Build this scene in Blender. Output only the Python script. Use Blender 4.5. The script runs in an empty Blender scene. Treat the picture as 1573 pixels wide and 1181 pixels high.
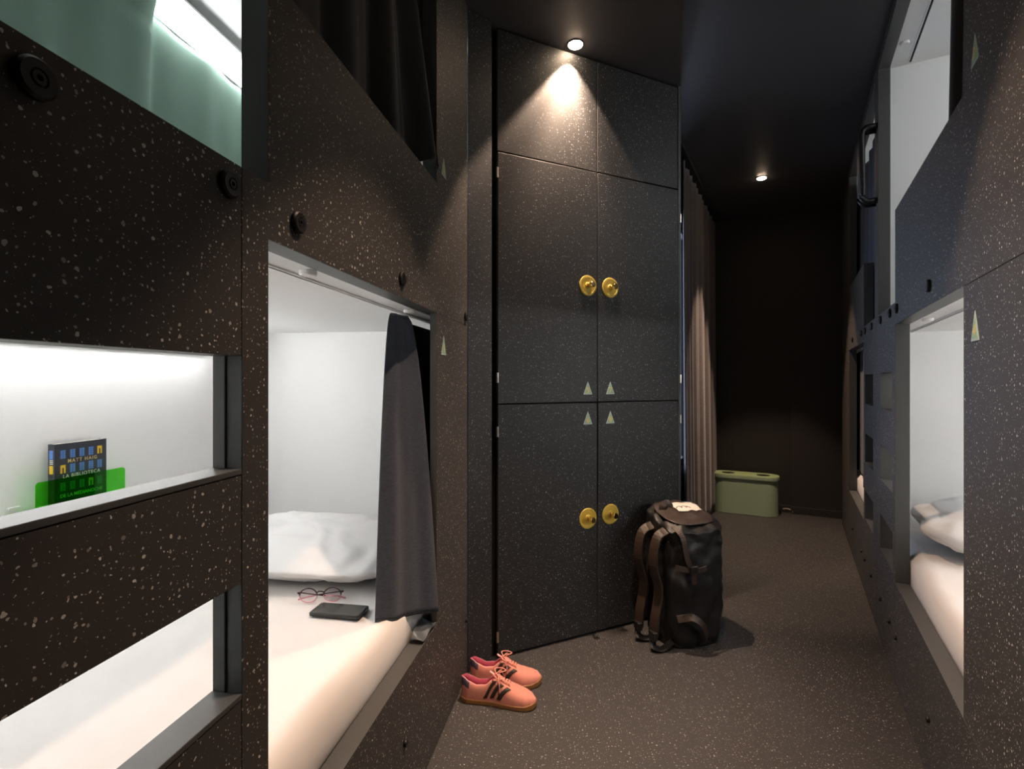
import bpy, bmesh, math, random
from mathutils import Vector, Matrix, noise
random.seed(7)
PI = math.pi
SC = bpy.context.scene
COL = SC.collection

# ------------------------------------------------------------------ camera
CAM_H = 1.15
cd = bpy.data.cameras.new('camera')
cam = bpy.data.objects.new('camera', cd); COL.objects.link(cam)
cam.location = (0, 0, CAM_H); cam.rotation_euler = (PI/2, 0, 0)
cd.sensor_fit = 'HORIZONTAL'; cd.sensor_width = 36; cd.lens = 800/1573*36
cd.shift_y = -5.5/1573; cd.clip_start = 0.02; cd.clip_end = 60
SC.camera = cam

# ------------------------------------------------------------------ world, exposure
SC.view_settings.view_transform = 'Standard'; SC.view_settings.look = 'None'
SC.view_settings.gamma = 1; SC.view_settings.use_curve_mapping = False
SC.view_settings.exposure = 1.0
w = bpy.data.worlds.new('sky'); SC.world = w; w.use_nodes = True
w.node_tree.nodes['Background'].inputs[0].default_value = (0.66, 0.75, 1.0, 1)
w.node_tree.nodes['Background'].inputs[1].default_value = 3.4
WARM = (1.0, 0.70, 0.50)
NEAR_W, LOCK_W, FAR_W = 50, 48, 48   # wide beams; the narrow core of each lamp is scaled from these
LED_W = 10.5

# ------------------------------------------------------------------ materials
def new_mat(name):
    m = bpy.data.materials.new(name); m.use_nodes = True
    return m, m.node_tree, m.node_tree.nodes['Principled BSDF']
def plain(name, col, rough=.5, metal=0, spec=.5, bump=0, bscale=200, **k):
    m, nt, b = new_mat(name)
    b.inputs['Base Color'].default_value = (*col, 1); b.inputs['Roughness'].default_value = rough
    b.inputs['Metallic'].default_value = metal; b.inputs['Specular IOR Level'].default_value = spec
    for a, v in k.items(): b.inputs[a.replace('_', ' ')].default_value = v
    if bump:
        tc = nt.nodes.new('ShaderNodeTexCoord'); n = nt.nodes.new('ShaderNodeTexNoise'); bp = nt.nodes.new('ShaderNodeBump')
        n.inputs['Scale'].default_value = bscale; n.inputs['Detail'].default_value = 4
        bp.inputs['Strength'].default_value = bump; bp.inputs['Distance'].default_value = .002
        nt.links.new(tc.outputs['Object'], n.inputs['Vector']); nt.links.new(n.outputs['Fac'], bp.inputs['Height'])
        nt.links.new(bp.outputs['Normal'], b.inputs['Normal'])
    return m
def speckled(name, base, fleck, plane='XZ', rough=.5, scale=80, spec=.5, thr=.195, f2=.45):
    m, nt, b = new_mat(name); N = nt.nodes; L = nt.links
    tc = N.new('ShaderNodeTexCoord'); sx = N.new('ShaderNodeSeparateXYZ'); cx = N.new('ShaderNodeCombineXYZ')
    L.new(tc.outputs['Object'], sx.inputs[0]); L.new(sx.outputs['X'], cx.inputs['X'])
    L.new(sx.outputs['Z' if plane == 'XZ' else 'Y'], cx.inputs['Y'])
    ns = N.new('ShaderNodeTexNoise'); ns.inputs['Scale'].default_value = scale*2.2; ns.inputs['Detail'].default_value = 1
    L.new(cx.outputs[0], ns.inputs['Vector'])
    mx = N.new('ShaderNodeVectorMath'); mx.operation = 'MULTIPLY_ADD'
    mx.inputs[1].default_value = (.0045, .0045, 0); L.new(ns.outputs['Color'], mx.inputs[0]); L.new(cx.outputs[0], mx.inputs[2])
    facs = []
    for sc_, tr in ((scale, thr), (scale*1.7, thr*.9)):
        v = N.new('ShaderNodeTexVoronoi'); v.voronoi_dimensions = '2D'; v.inputs['Scale'].default_value = sc_
        L.new(mx.outputs[0], v.inputs['Vector'])
        sp = N.new('ShaderNodeSeparateColor'); L.new(v.outputs['Color'], sp.inputs[0])
        pw = N.new('ShaderNodeMath'); pw.operation = 'POWER'; pw.inputs[1].default_value = 2.8; L.new(sp.outputs[0], pw.inputs[0])
        rr = N.new('ShaderNodeMath'); rr.operation = 'MULTIPLY'; rr.inputs[1].default_value = tr; L.new(pw.outputs[0], rr.inputs[0])
        lt = N.new('ShaderNodeMath'); lt.operation = 'LESS_THAN'; L.new(v.outputs['Distance'], lt.inputs[0]); L.new(rr.outputs[0], lt.inputs[1])
        br = N.new('ShaderNodeMapRange'); br.inputs[3].default_value = f2*.6; br.inputs[4].default_value = 1.0; L.new(sp.outputs[1], br.inputs[0])
        ml = N.new('ShaderNodeMath'); ml.operation = 'MULTIPLY'; L.new(lt.outputs[0], ml.inputs[0]); L.new(br.outputs[0], ml.inputs[1])
        facs.append(ml)
    mxx = N.new('ShaderNodeMath'); mxx.operation = 'MAXIMUM'; L.new(facs[0].outputs[0], mxx.inputs[0]); L.new(facs[1].outputs[0], mxx.inputs[1])
    mc = N.new('ShaderNodeMix'); mc.data_type = 'RGBA'
    mc.inputs['A'].default_value = (*base, 1); mc.inputs['B'].default_value = (*fleck, 1)
    L.new(mxx.outputs[0], mc.inputs['Factor']); L.new(mc.outputs['Result'], b.inputs['Base Color'])
    b.inputs['Roughness'].default_value = rough; b.inputs['Specular IOR Level'].default_value = spec
    n2 = N.new('ShaderNodeTexNoise'); n2.inputs['Scale'].default_value = 900; bp = N.new('ShaderNodeBump')
    bp.inputs['Strength'].default_value = .12; bp.inputs['Distance'].default_value = .0006
    L.new(tc.outputs['Object'], n2.inputs['Vector']); L.new(n2.outputs['Fac'], bp.inputs['Height']); L.new(bp.outputs['Normal'], b.inputs['Normal'])
    return m
def emit(name, col, st):
    m, nt, b = new_mat(name)
    b.inputs['Base Color'].default_value = (.8, .8, .8, 1)
    b.inputs['Emission Color'].default_value = (*col, 1); b.inputs['Emission Strength'].default_value = st
    return m
def cloth(name, col, rough=.9, sheen=.3, wscale=700, bump=.5, col2=None):
    m, nt, b = new_mat(name); N = nt.nodes; L = nt.links
    tc = N.new('ShaderNodeTexCoord'); mp = N.new('ShaderNodeMapping'); mp.inputs['Scale'].default_value = (wscale*.25, wscale*.25, wscale)
    n = N.new('ShaderNodeTexNoise'); n.inputs['Scale'].default_value = 1; n.inputs['Detail'].default_value = 3
    L.new(tc.outputs['Object'], mp.inputs[0]); L.new(mp.outputs[0], n.inputs['Vector'])
    mc = N.new('ShaderNodeMix'); mc.data_type = 'RGBA'; c2 = col2 or tuple(c*1.5 for c in col)
    mc.inputs['A'].default_value = (*[c*.75 for c in col], 1); mc.inputs['B'].default_value = (*c2, 1)
    L.new(n.outputs['Fac'], mc.inputs['Factor']); L.new(mc.outputs['Result'], b.inputs['Base Color'])
    bp = N.new('ShaderNodeBump'); bp.inputs['Strength'].default_value = bump; bp.inputs['Distance'].default_value = .001
    L.new(n.outputs['Fac'], bp.inputs['Height']); L.new(bp.outputs['Normal'], b.inputs['Normal'])
    b.inputs['Roughness'].default_value = rough; b.inputs['Sheen Weight'].default_value = sheen; b.inputs['Specular IOR Level'].default_value = .2
    return m

M = {}
M['panel'] = speckled('speckled_laminate', (.050, .046, .043), (.85, .82, .76), 'XZ', rough=.6)
M['locker'] = speckled('speckled_locker_laminate', (.023, .0235, .025), (.36, .36, .35), 'XZ', rough=.55, scale=82, thr=.20, f2=.8)
M['floor'] = speckled('speckled_rubber_floor', (.037, .035, .035), (.40, .38, .36), 'XY', rough=.55, scale=85, thr=.20, f2=.8)
M['edge'] = plain('dark_grey_laminate_edge', (.075, .077, .075), .45)
M['seam'] = plain('black_recess', (.004, .004, .004), .8)
M['white'] = plain('white_melamine', (.87, .875, .87), .5, bump=.02, bscale=30)
M['ceil'] = plain('black_ceiling_paint', (.075, .075, .082), .5, bump=.1, bscale=500)
M['wallblack'] = plain('black_wall_paint', (.030, .027, .027), .6, bump=.1, bscale=400)
M['black'] = plain('black_powder_coat', (.007, .007, .008), .45)
M['brass'] = plain('yellow_brass', (.62, .46, .07), .5, metal=.2)
M['brassknob'] = plain('polished_brass', (.85, .66, .32), .12, metal=1)
M['steel'] = plain('hinge_steel', (.72, .68, .60), .3, metal=1)
M['led'] = emit('white_light_diffuser', (1.0, .99, .98), LED_W*1.4)
M['ledup'] = emit('white_light_diffuser_upper', (.97, 1.0, 1.0), LED_W*.42)
M['ledhead'] = emit('soft_light_diffuser', (.97, 1.0, .99), LED_W*.65)
M['leddim'] = emit('dim_light_diffuser', (1.0, .985, .965), LED_W*.10)
M['lamp'] = emit('warm_lamp_lens', (1.0, .74, .5), 34)
M['curtain'] = cloth('charcoal_curtain', (.042, .050, .070), wscale=300, bump=.8, sheen=.15, col2=(.085, .095, .12))
M['curtaindark'] = cloth('black_curtain', (.022, .023, .026), wscale=300)
M['green_cloth'] = cloth('sage_green_cloth', (.48, .66, .57), wscale=60, bump=.1, sheen=.1, col2=(.32, .52, .42))
M['greyvoile'] = cloth('grey_window_curtain', (.115, .10, .10), wscale=160, bump=.3)
M['linen'] = plain('white_linen', (.82, .81, .80), .85, bump=.25, bscale=60, Sheen_Weight=.2)
M['sheet'] = plain('white_sheet', (.80, .77, .745), .85, bump=.15, bscale=25, Sheen_Weight=.2)
M['greysatin'] = plain('grey_satin', (.085, .10, .115), .45)
M['signedge'] = plain('sign_pale_teal', (.55, .68, .62), .5)
M['signgreen'] = plain('sign_green', (.34, .60, .38), .5)
M['signyellow'] = plain('sign_yellow', (.95, .70, .16), .5)
M['bin'] = plain('sage_green_steel', (.36, .48, .33), .4)
M['binlid'] = plain('light_green_steel', (.40, .52, .26), .38)
M['shadeblack'] = plain('painted_shade_black', (.003, .003, .003), .9)  # near-black colour that paints in shade where no light reaches
M['bag'] = plain('black_coated_fabric', (.009, .0088, .0092), .5, bump=.4, bscale=45, spec=.4)
M['bagflap'] = plain('warm_lit_black_fabric', (.040, .028, .024), .45, bump=.5, bscale=40)  # warm lamplight on the black flap put into its colour
M['strap'] = plain('warm_lit_webbing', (.032, .020, .014), .5, bump=.3, bscale=300)  # brown cast of the warm lamp painted into the webbing colour
M['patch'] = plain('white_patch', (.75, .68, .62), .6)
M['suede'] = plain('salmon_suede', (.66, .25, .19), .8, bump=.4, bscale=500, Sheen_Weight=.3)
M['shoelining'] = plain('pink_lining', (.40, .06, .11), .9)
M['shoerim'] = plain('light_pink_trim', (.85, .42, .42), .6)
M['stripe'] = plain('dark_brown_leather', (.035, .028, .022), .45)
M['heeltab'] = plain('plum_leather', (.09, .07, .12), .35)
M['gum'] = plain('gum_rubber', (.27, .125, .04), .45)
M['lace'] = plain('coral_lace', (.85, .34, .27), .8)
M['phone'] = plain('black_phone_case', (.012, .014, .013), .4)
M['phoneglass'] = plain('phone_glass', (.045, .05, .048), .18, spec=.8)
M['darkacetate'] = plain('dark_acetate', (.03, .012, .018), .2)
M['pinkacetate'] = plain('pink_acetate', (.65, .28, .34), .2)
M['cover'] = plain('slate_book_cover', (.045, .048, .06), .4)
M['paper'] = plain('book_pages', (.75, .70, .60), .8)
M['winblue'] = plain('print_blue', (.10, .26, .68), .5)
M['winyellow'] = plain('print_yellow', (.90, .58, .03), .5)
M['printwhite'] = plain('print_white', (.8, .78, .72), .5)
M['printgold'] = plain('print_gold', (.75, .55, .20), .5)
M['wallouter'] = plain('dark_grey_plaster', (.03, .03, .03), .8)
M['frame'] = plain('black_window_frame', (.01, .01, .01), .4)
M['cable'] = plain('pale_cable', (.45, .36, .28), .5)
def glassy(name, tint, gloss=.08, rough=.02):
    m, nt, b = new_mat(name); N = nt.nodes; L = nt.links
    N.remove(b); o = N['Material Output']; t = N.new('ShaderNodeBsdfTransparent'); g = N.new('ShaderNodeBsdfGlossy'); x = N.new('ShaderNodeMixShader')
    t.inputs[0].default_value = (*tint, 1); g.inputs['Roughness'].default_value = rough; x.inputs[0].default_value = gloss
    L.new(t.outputs[0], x.inputs[1]); L.new(g.outputs[0], x.inputs[2]); L.new(x.outputs[0], o.inputs[0])
    return m
M['acrylic'] = glassy('green_acrylic', (.30, .86, .16), .06)
M['glass'] = glassy('window_glass', (.93, .96, .97), .05)
M['lens'] = glassy('spectacle_lens', (.96, .93, .94), .04)

# ------------------------------------------------------------------ mesh builder
class MB:
    def __init__(s): s.v = []; s.f = []; s.m = []
    def add(s, vs, fs, mi=0):
        b = len(s.v); s.v += [tuple(p) for p in vs]; s.f += [tuple(b+i for i in f) for f in fs]
        s.m += [mi]*len(fs) if isinstance(mi, int) else list(mi)
        return s
    def box(s, a, b, mi=0):
        x0, y0, z0 = a; x1, y1, z1 = b
        return s.add([(x0,y0,z0),(x1,y0,z0),(x1,y1,z0),(x0,y1,z0),(x0,y0,z1),(x1,y0,z1),(x1,y1,z1),(x0,y1,z1)],
                     [(0,3,2,1),(4,5,6,7),(0,1,5,4),(1,2,6,5),(2,3,7,6),(3,0,4,7)], mi)
    def lathe(s, c, axis, prof, n=24, mi=0):
        """prof: (r, h) pairs along axis from c"""
        ax = Vector(axis).normalized(); t = Vector((0,0,1)) if abs(ax.z) < .9 else Vector((1,0,0))
        e1 = ax.cross(t).normalized(); e2 = ax.cross(e1); c = Vector(c); vs = []; fs = []
        for r, h in prof:
            for i in range(n):
                a = 2*PI*i/n; vs.append(c + ax*h + e1*(r*math.cos(a)) + e2*(r*math.sin(a)))
        for j in range(len(prof)-1):
            for i in range(n):
                k = (i+1) % n; fs.append((j*n+i, j*n+k, (j+1)*n+k, (j+1)*n+i))
        fs.append(tuple(range(n-1, -1, -1))); fs.append(tuple((len(prof)-1)*n+i for i in range(n)))
        return s.add(vs, fs, mi)
    def tube(s, pts, r, n=8, mi=0, closed=False, flat=1.0):
        pts = [Vector(p) for p in pts]; m = len(pts); vs = []; fs = []
        up = Vector((0.013, 0.021, 1))
        for i, p in enumerate(pts):
            a = pts[(i-1) % m] if (closed or i) else p; b = pts[(i+1) % m] if (closed or i < m-1) else p
            d = (b-a).normalized(); e1 = d.cross(up)
            if e1.length < 1e-3: e1 = d.cross(Vector((1, 0, 0)))
            e1.normalize(); e2 = e1.cross(d)
            rr = r[i] if isinstance(r, (list, tuple)) else r
            for k in range(n):
                t = 2*PI*k/n; vs.append(p + e1*(rr*math.cos(t)) + e2*(rr*flat*math.sin(t)))
        for i in range(m if closed else m-1):
            j = (i+1) % m
            for k in range(n):
                l = (k+1) % n; fs.append((i*n+k, i*n+l, j*n+l, j*n+k))
        if not closed: fs.append(tuple(range(n-1, -1, -1))); fs.append(tuple((m-1)*n+k for k in range(n)))
        return s.add(vs, fs, mi)
    def grid(s, fn, nu, nv, mi=0, closeu=False):
        vs = [fn(i/(nu-1 if not closeu else nu), j/(nv-1)) for i in range(nu) for j in range(nv)]; fs = []
        for i in range(nu if closeu else nu-1):
            k = (i+1) % nu
            for j in range(nv-1): fs.append((i*nv+j, k*nv+j, k*nv+j+1, i*nv+j+1))
        return s.add(vs, fs, mi)
    def ribbon(s, pts, wd, th, normals, mi=0):
        """flat band: pts centre line, normals face direction per point"""
        pts = [Vector(p) for p in pts]; vs = []; fs = []; m = len(pts)
        for i, p in enumerate(pts):
            d = (pts[min(i+1, m-1)]-pts[max(i-1, 0)]).normalized(); nn = Vector(normals[i] if isinstance(normals, list) else normals)
            sd = d.cross(nn).normalized(); nn = sd.cross(d).normalized()
            ww = wd[i] if isinstance(wd, list) else wd
            for a, b in ((-1,-1),(1,-1),(1,1),(-1,1)): vs.append(p + sd*(a*ww/2) + nn*(b*th/2))
        for i in range(m-1):
            for k in range(4): l = (k+1) % 4; fs.append((i*4+k, i*4+l, i*4+4+l, i*4+4+k))
        fs.append((3,2,1,0)); fs.append(tuple((m-1)*4+k for k in range(4)))
        return s.add(vs, fs, mi)
    def plate(s, regs, holes, y0, y1, mi=0, me=1):
        """union of rectangles (s0,z0,s1,z1) minus holes, extruded y0..y1; front/back get mi, edges me"""
        R = lambda x: round(x, 5)
        xs = sorted({R(v) for r in regs+holes for v in (r[0], r[2])}); zs = sorted({R(v) for r in regs+holes for v in (r[1], r[3])})
        def ins(r, x, z): return r[0] < x < r[2] and r[1] < z < r[3]
        C = {}
        for i in range(len(xs)-1):
            for j in range(len(zs)-1):
                x = (xs[i]+xs[i+1])/2; z = (zs[j]+zs[j+1])/2
                C[i, j] = any(ins(r, x, z) for r in regs) and not any(ins(r, x, z) for r in holes)
        vid = {}; vs = []; fs = []; ms = []
        def V(i, j, k):
            if (i, j, k) not in vid: vid[i, j, k] = len(vs); vs.append((xs[i], (y0, y1)[k], zs[j]))
            return vid[i, j, k]
        for (i, j), on in C.items():
            if not on: continue
            fs.append((V(i,j,0), V(i+1,j,0), V(i+1,j+1,0), V(i,j+1,0))); ms.append(mi)
            fs.append((V(i,j+1,1), V(i+1,j+1,1), V(i+1,j,1), V(i,j,1))); ms.append(mi)
            for di, dj, a, b in ((-1,0,(i,j+1),(i,j)), (1,0,(i+1,j),(i+1,j+1)), (0,-1,(i,j),(i+1,j)), (0,1,(i+1,j+1),(i,j+1))):
                if not C.get((i+di, j+dj), False):
                    fs.append((V(*b,0), V(*a,0), V(*a,1), V(*b,1))); ms.append(me)
        return s.add(vs, fs, ms)
    def xf(s, mat): s.v = [tuple(mat @ Vector(p)) for p in s.v]; return s
    def build(s, name, mats, parent=None, smooth=False, bevel=0, sub=0, solid=0, off=(0,0,0), mir=False, loc=None, rotz=0, weld=True, segs=2):
        me = bpy.data.meshes.new(name)
        g = -1 if mir else 1
        vs = [(p[0]-off[0], g*(p[1]-off[1]), p[2]-off[2]) for p in s.v]
        me.from_pydata(vs, [], s.f)
        if not isinstance(mats, (list, tuple)): mats = [mats]
        for m in mats: me.materials.append(M[m] if isinstance(m, str) else m)
        for p, i in zip(me.polygons, s.m): p.material_index = min(i, len(mats)-1); p.use_smooth = smooth
        bm = bmesh.new(); bm.from_mesh(me)
        if weld: bmesh.ops.remove_doubles(bm, verts=bm.verts, dist=1e-6)
        bmesh.ops.recalc_face_normals(bm, faces=bm.faces); bm.to_mesh(me); bm.free()
        o = bpy.data.objects.new(name, me); COL.objects.link(o)
        if parent: o.parent = parent
        if loc is not None: o.location = loc
        o.rotation_euler.z = rotz
        if solid: md = o.modifiers.new('thickness', 'SOLIDIFY'); md.thickness = solid; md.offset = 0
        if bevel:
            md = o.modifiers.new('bevel', 'BEVEL'); md.width = bevel; md.segments = segs; md.limit_method = 'ANGLE'; md.angle_limit = .6
        if sub: md = o.modifiers.new('sub', 'SUBSURF'); md.levels = sub; md.render_levels = sub
        return o
def tag(o, label=None, cat=None, group=None, kind=None):
    if label: o['label'] = label
    if cat: o['category'] = cat
    if group: o['group'] = group
    if kind: o['kind'] = kind
    return o
def empty(name, loc, rotz=0):
    o = bpy.data.objects.new(name, None); COL.objects.link(o); o.location = loc; o.rotation_euler.z = rotz
    o.empty_display_size = .05; return o
def curve_mesh(cu):
    """filled 2D curve or text -> (verts, faces) and the temporary data removed"""
    o = bpy.data.objects.new('tmp', cu); COL.objects.link(o)
    bpy.context.view_layer.update(); dg = bpy.context.evaluated_depsgraph_get()
    me = bpy.data.meshes.new_from_object(o.evaluated_get(dg))
    vs = [tuple(v.co) for v in me.vertices]; fs = [tuple(p.vertices) for p in me.polygons]
    bpy.data.objects.remove(o); bpy.data.meshes.remove(me); bpy.data.curves.remove(cu)
    return vs, fs
def text(body, size, ext=.0004, spacing=1.0, bold=0):
    cu = bpy.data.curves.new('t', 'FONT'); cu.body = body; cu.size = size; cu.align_x = 'CENTER'; cu.align_y = 'CENTER'
    cu.extrude = ext; cu.space_character = spacing; cu.resolution_u = 3; cu.offset = bold
    return curve_mesh(cu)
def poly2d(loops, ext):
    cu = bpy.data.curves.new('c', 'CURVE'); cu.dimensions = '2D'; cu.fill_mode = 'BOTH'; cu.extrude = ext
    for lp in loops:
        sp = cu.splines.new('POLY'); sp.points.add(len(lp)-1); sp.use_cyclic_u = True
        for p, q in zip(sp.points, lp): p.co = (q[0], q[1], 0, 1)
    return curve_mesh(cu)

# ------------------------------------------------------------------ wall frames: s along wall, d into the bunk, z up
AL = math.atan2(.988, .153); AR = math.atan2(.879, .4764)
def W(side, s, d, z=0):
    if side == 'L': return Vector((-.492+.153*s-.988*d, .988*s+.153*d, z))
    return Vector((.384+.4764*s+.879*d, .879*s-.4764*d, z))
ANG = {'L': AL, 'R': AR}
CEIL = 2.62; T = .046

# ------------------------------------------------------------------ structure
fl = MB().box((-2.6, -1.6, -.05), (4.6, 5.9, 0)).build('floor', 'floor'); tag(fl, kind='structure')
ce = MB().box((-2.6, -1.6, CEIL), (4.6, 5.9, CEIL+.05)).build('ceiling', 'ceil'); tag(ce, kind='structure')
# floor sheet seams
def wall(name, a, b, mat='wallblack', th=.06, regs=None, holes=(), z1=CEIL, mats=None):
    """thickness goes to the left of a->b"""
    a = Vector((*a, 0)); b = Vector((*b, 0)); L = (b-a).length; ang = math.atan2(b.y-a.y, b.x-a.x)
    mb = MB().plate([(0, 0, L, z1)], list(holes), 0, th, 0, 0)
    o = mb.build(name, mat, loc=a, rotz=ang); tag(o, kind='structure'); return o, ang, L
# window wall and back wall of the far bay
wa = (.84, 3.02); wb = (1.842, 4.882)
wx, wang, wL = wall('wall_window', wa, wb, 'wallouter', holes=[(.06, .55, 1.05, 2.25)])
wall('wall_back', wb, (2.84, 4.345), 'wallblack')
# panel on the right part of the back wall, baseboards
bdir = (Vector((2.84, 4.345, 0))-Vector((*wb, 0))).normalized(); bang = math.atan2(bdir.y, bdir.x)
def on_back(u, off): # off toward camera
    n = Vector((bdir.y, -bdir.x, 0)); p = Vector((*wb, 0)) + bdir*u + n*off
    return p
o = MB().box((0, -.035, 0), (.395, 0, CEIL)).build('wall_back_panel', 'wallblack', loc=on_back(.68, 0), rotz=bang, bevel=.002); tag(o, kind='structure'); o.name = 'trim_1'
o = MB().box((0, -.012, 0), (.675, 0, .06)).build('baseboard_back', 'wallblack', loc=on_back(0, .0), rotz=bang, bevel=.002); tag(o, kind='structure')
o = MB().box((0, -.047, 0), (.395, -.035, .06)).build('trim_2', 'wallblack', loc=on_back(.68, 0), rotz=bang, bevel=.002); tag(o, kind='structure')
# enclosure behind the bunks, the lockers and the camera
wall('wall_left', (W('L', -1.3, 1.14).x, W('L', -1.3, 1.14).y), (W('L', 2.45, 1.14).x, W('L', 2.45, 1.14).y), 'wallouter')
p0 = W('L', 2.45, 1.14); wall('wall_left_end', (p0.x, p0.y), (-.20, 2.95), 'wallouter'); wall('wall_locker_back', (-.20, 2.95), (.0, 3.06), 'wallouter'); wall('wall_side', (.0, 3.06), wa, 'wallouter')
q0 = W('R', 4.80, 1.14); q1 = W('R', -1.6, 1.14)
wall('wall_right', (q0.x, q0.y), (q1.x, q1.y), 'wallouter')
wall('wall_right_end', (2.84, 4.345), (q0.x, q0.y), 'wallouter')
wall('wall_rear', (2.6, -1.25), (-2.3, -1.25), 'wallouter')
# window: frame and glass in the opening
wf = MB().plate([(.06, .55, 1.05, 2.25)], [(.10, .59, .535, 2.21), (.575, .59, 1.01, 2.21)], .01, .05, 0, 0).build('window_1', 'frame', loc=wx.location, rotz=wang, bevel=.002); tag(wf, kind='structure')
MB().box((.095, .027, .585), (1.015, .032, 2.215)).build('pane', 'glass', wf)
pl = bpy.data.lights.new('portal', 'AREA'); pl.shape = 'RECTANGLE'; pl.size = 1.0; pl.size_y = 1.7; pl.cycles.is_portal = True
po = bpy.data.objects.new('window_daylight_portal', pl); COL.objects.link(po)
wn = Vector((math.sin(wang), -math.cos(wang), 0))
po.location = Vector((*wa, 1.4)) + Vector((math.cos(wang), math.sin(wang), 0))*.555 - wn*.07
po.rotation_euler = wn.to_track_quat('-Z', 'Y').to_euler()
# plain panelled wall beside and behind the camera
for side, s0, s1, nm in (('L', -1.2, .2915, 'trim_3'), ('R', -1.2, .658, 'trim_4')):
    o = MB().plate([(s0, 0, s1, CEIL)], [], 0, T).build(nm, ['panel', 'edge'], loc=W(side, 0, 0), rotz=ANG[side], mir=(side == 'R')); tag(o, kind='structure')

# ------------------------------------------------------------------ signs, bolts
def sign_mb(digit, h=.064, wdt=.054, mir=False):
    """triangle plate in the x-z plane, facing -y"""
    mb = MB()
    def tri(sc, y0, y1, mi, dz=0):
        k = sc; r = [(-wdt/2*k, -h/2*k+dz), (wdt/2*k, -h/2*k+dz), (0, h/2*k+dz)]
        mb.add([(a, y, b) for y in (y0, y1) for a, b in r], [(0,1,2),(5,4,3),(0,3,4,1),(1,4,5,2),(2,5,3,0)], mi)
    tri(1, -.0015, 0, 0); tri(.74, -.002, -.0012, 1, -.003)
    vs, fs = text(digit, .034, .0003, bold=.0006)
    mb.add([(x, -.0024-z, y-.011) for x, y, z in vs], fs, 2)
    return mb
def bolt_mb(r=.0185):
    return MB().lathe((0,0,0), (0,-1,0), [(r*.9, 0), (r, .001), (r, .006), (r*.86, .0085), (r*.45, .0085), (r*.43, .0065), (r*.36, .0065), (r*.33, .0088), (r*.16, .0088), (r*.13, .004)], 28)

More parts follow.
